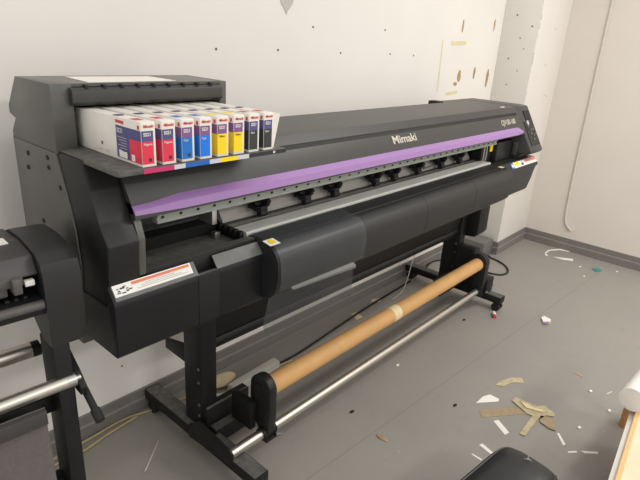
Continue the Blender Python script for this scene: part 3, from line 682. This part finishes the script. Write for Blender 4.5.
scrap('floor_sliver', [(573, 372.5), (577, 372.8), (583.5, 376), (582, 376.8)], 'cord', 'small pale sliver on the open floor at right', 'sliver', .0006, .001)
scrap('floor_sliver', [(606.5, 393.5), (612, 391.2), (612.5, 392), (607, 394.6)], 'whitecord', 'thin faint sliver near the white paper roll', 'sliver', .0006, .001)
for (u, v, w, lab) in ((455, 405.5, 2.2, 'black fleck left of the white trapezoid scrap'), (464, 320, 2.5, 'black fleck in front of the right roll holder'), (382, 438, 3.5, 'flat brown scrap on the floor in front of the steel bar'),
                       (492, 285, 2.5, 'dark fleck on the floor right of the right roll holder'), (352, 412, 1.6, 'small dark fleck below the steel bar')):
    p = on_floor(u, v); tag(obj('dark_fleck', MB().sphere((0, 0, .002), .009 if w < 3 else .022, 1.6 if w < 3 else .6, .8 if w < 3 else 1.3, .25), 'rubber' if w < 3 else 'browntape', None, 60, True), lab, 'fleck').location = p

# ------------------------------------------------------------------ black bag at the bottom edge
ax = Vector((-.232, .028, 0)).normalized(); ang = math.atan2(ax.y, ax.x)+math.pi
bg = thing('black_bag', (1.55, .345, 0), 'black padded bag with a small silver emblem, at the bottom edge', 'bag', rz=ang)
def sup(a, n): return math.copysign(abs(a)**n, a)
bm_ = MB(); secs = []
NU = 28
LEN, WID, HT = .55, .25, .245
for i in range(25):
    s = i/24; x = LEN*(-.5+s) - LEN*.5+.12
    e = 1-max(0, (s-.72)/.28)**2.6*.92 if s > .72 else 1-max(0, (.2-s)/.2)**2.6*.92
    e = max(e, .05)
    sec = []
    for k in range(NU):
        a = 2*math.pi*k/NU
        yy = WID/2*sup(math.cos(a), .55)*(.55+.45*e); zz = HT/2*sup(math.sin(a), .62)
        zz = HT/2+zz*(e**.6 if zz > 0 else 1)
        sec.append((x, yy, max(.0, zz)))
    secs.append(sec)
bm_.loft(secs)
body = obj('bag_shell', bm_, 'bag', bg, 50, True)
for sy in (-1, 1):
    pts = []
    for i in range(4, 23):
        s = i/24; x = LEN*(-.5+s)-LEN*.5+.12
        e = 1-max(0, (s-.72)/.28)**2.6*.92 if s > .72 else 1
        a = R_(52) if sy > 0 else R_(128)
        pts.append((x, WID/2*sup(math.cos(a), .55)*(.55+.45*e), HT/2+HT/2*sup(math.sin(a), .62)*e**.6))
    obj('seam', MB().tube(pts, .0035, 8, 2), 'hood', bg, 35, True)
em = MB()
for k in range(3):
    a = R_(20+120*k); em.loft([[(.0, 0, 0), (.004*math.cos(a+1.57), .004*math.sin(a+1.57), 0), (.004*math.cos(a+1.57), .004*math.sin(a+1.57), .003), (0, 0, .003)], [(.018*math.cos(a), .018*math.sin(a), 0)]*2+[(.018*math.cos(a), .018*math.sin(a), .003)]*2], True)
emo = obj('silver_emblem', em, 'alu', bg, 35, True); emo.location = (.02, .0, .2460); emo.rotation_euler = (0, 0, 0)

# ------------------------------------------------------------------ boards, roll and core at the right edge
def slab(name, pts, z0, z1, mats, label, cat, edge=None):
    mb = MB().poly([(p[0], p[1], z0) for p in pts], z1-z0)
    return tag(obj(name, mb, mats), label, cat)
zt = .30
P0 = on_floor(640, 398, zt); P1 = on_floor(615, 480, zt); dirb = (P1-P0).normalized(); nb = Vector((dirb.y, -dirb.x, 0))
if nb.y > 0: nb = -nb
far = P0-dirb*.02; near = P1+dirb*.35
brd = thing('printed_board', ((far+near)/2+nb*.2).to_tuple()[:2]+(zt-.02,), 'pine-edged board with pastel print, on top of the stack at right edge', 'board')
def strip(a, b, w0, w1): return [a+nb*w0, b+nb*w0, b+nb*w1, a+nb*w1]
obj('pine_edge', MB().poly([p+Vector((0, 0, -.02)) for p in strip(far, near, 0, .014)], .022), 'pine', brd)
obj('print_panel', MB().poly([p+Vector((0, 0, -.018)) for p in strip(far, near, .014, .42)], .018), 'map', brd)
wpan = slab('white_panel', strip(far+dirb*.02, near-dirb*.0-dirb*.355, -.017, .40), zt-.040, zt-.021, 'paper', 'white panel under the printed board, its edge sticking out', 'panel')
slab('wood_batten', strip(P1-dirb*.012, near, -.052, -.012), zt-.075, zt-.0405, 'kraft_dark', 'short brown wooden batten under the white panel', 'batten')
slab('pallet_block', strip(far-dirb*.05, near, .03, .40), 0, zt-.0757, 'kraft_dark', 'brown wooden block carrying the stack of boards', 'block')
rl = on_floor(629, 406, .36); rd = (on_floor(640, 376, .40)-on_floor(621, 399, .40)); rd.z = 0; rd.normalize()
ct = MB(); A0 = on_floor(628, 426, .20)
cdir = (on_floor(633, 408, .20)-on_floor(625, 432, .20)); cdir.z = 0; cdir.normalize()
e0 = on_floor(626.5, 430, .215)
e0 = on_floor(625, 426, 0)
tag(obj('cardboard_core', MB().cyl(e0, e0+Vector((0, 0, .22)), .026, n=28, r_in=.018), 'kraft'), 'brown cardboard core standing on the floor beneath the white paper roll', 'tube')
e1 = on_floor(632, 400, .345)
tag(obj('paper_roll', MB().cyl(e1, e1+rd*.5, .046, n=36), 'paper'), 'white paper roll lying at the right picture edge', 'roll')

# ------------------------------------------------------------------ light
def area(name, loc, size, power, rot=(0, 0, 0), col=(1, .97, .92), sy=None):
    l = bpy.data.lights.new(name, 'AREA'); l.energy = power; l.color = col; l.shape = 'RECTANGLE'; l.size = size; l.size_y = sy or size
    o = bpy.data.objects.new(name, l); COL.objects.link(o); o.location = loc; o.rotation_euler = rot
    return o
area('ceiling_lamp', (3.2, -.4, 2.9), 1.3, 38, sy=.35)
area('ceiling_lamp', (.9, -2.6, 2.9), 1.3, 50, sy=.35)
area('ceiling_lamp', (3.6, -2.8, 2.9), 1.3, 50, sy=.35)
w = bpy.data.worlds.new('world'); SC.world = w; w.use_nodes = True
bgd = w.node_tree.nodes['Background']; bgd.inputs['Color'].default_value = (1, .98, .955, 1); bgd.inputs['Strength'].default_value = .95
SC.view_settings.view_transform = 'Standard'; SC.view_settings.look = 'None'; SC.view_settings.gamma = 1
SC.view_settings.use_curve_mapping = False; SC.view_settings.exposure = 0.0
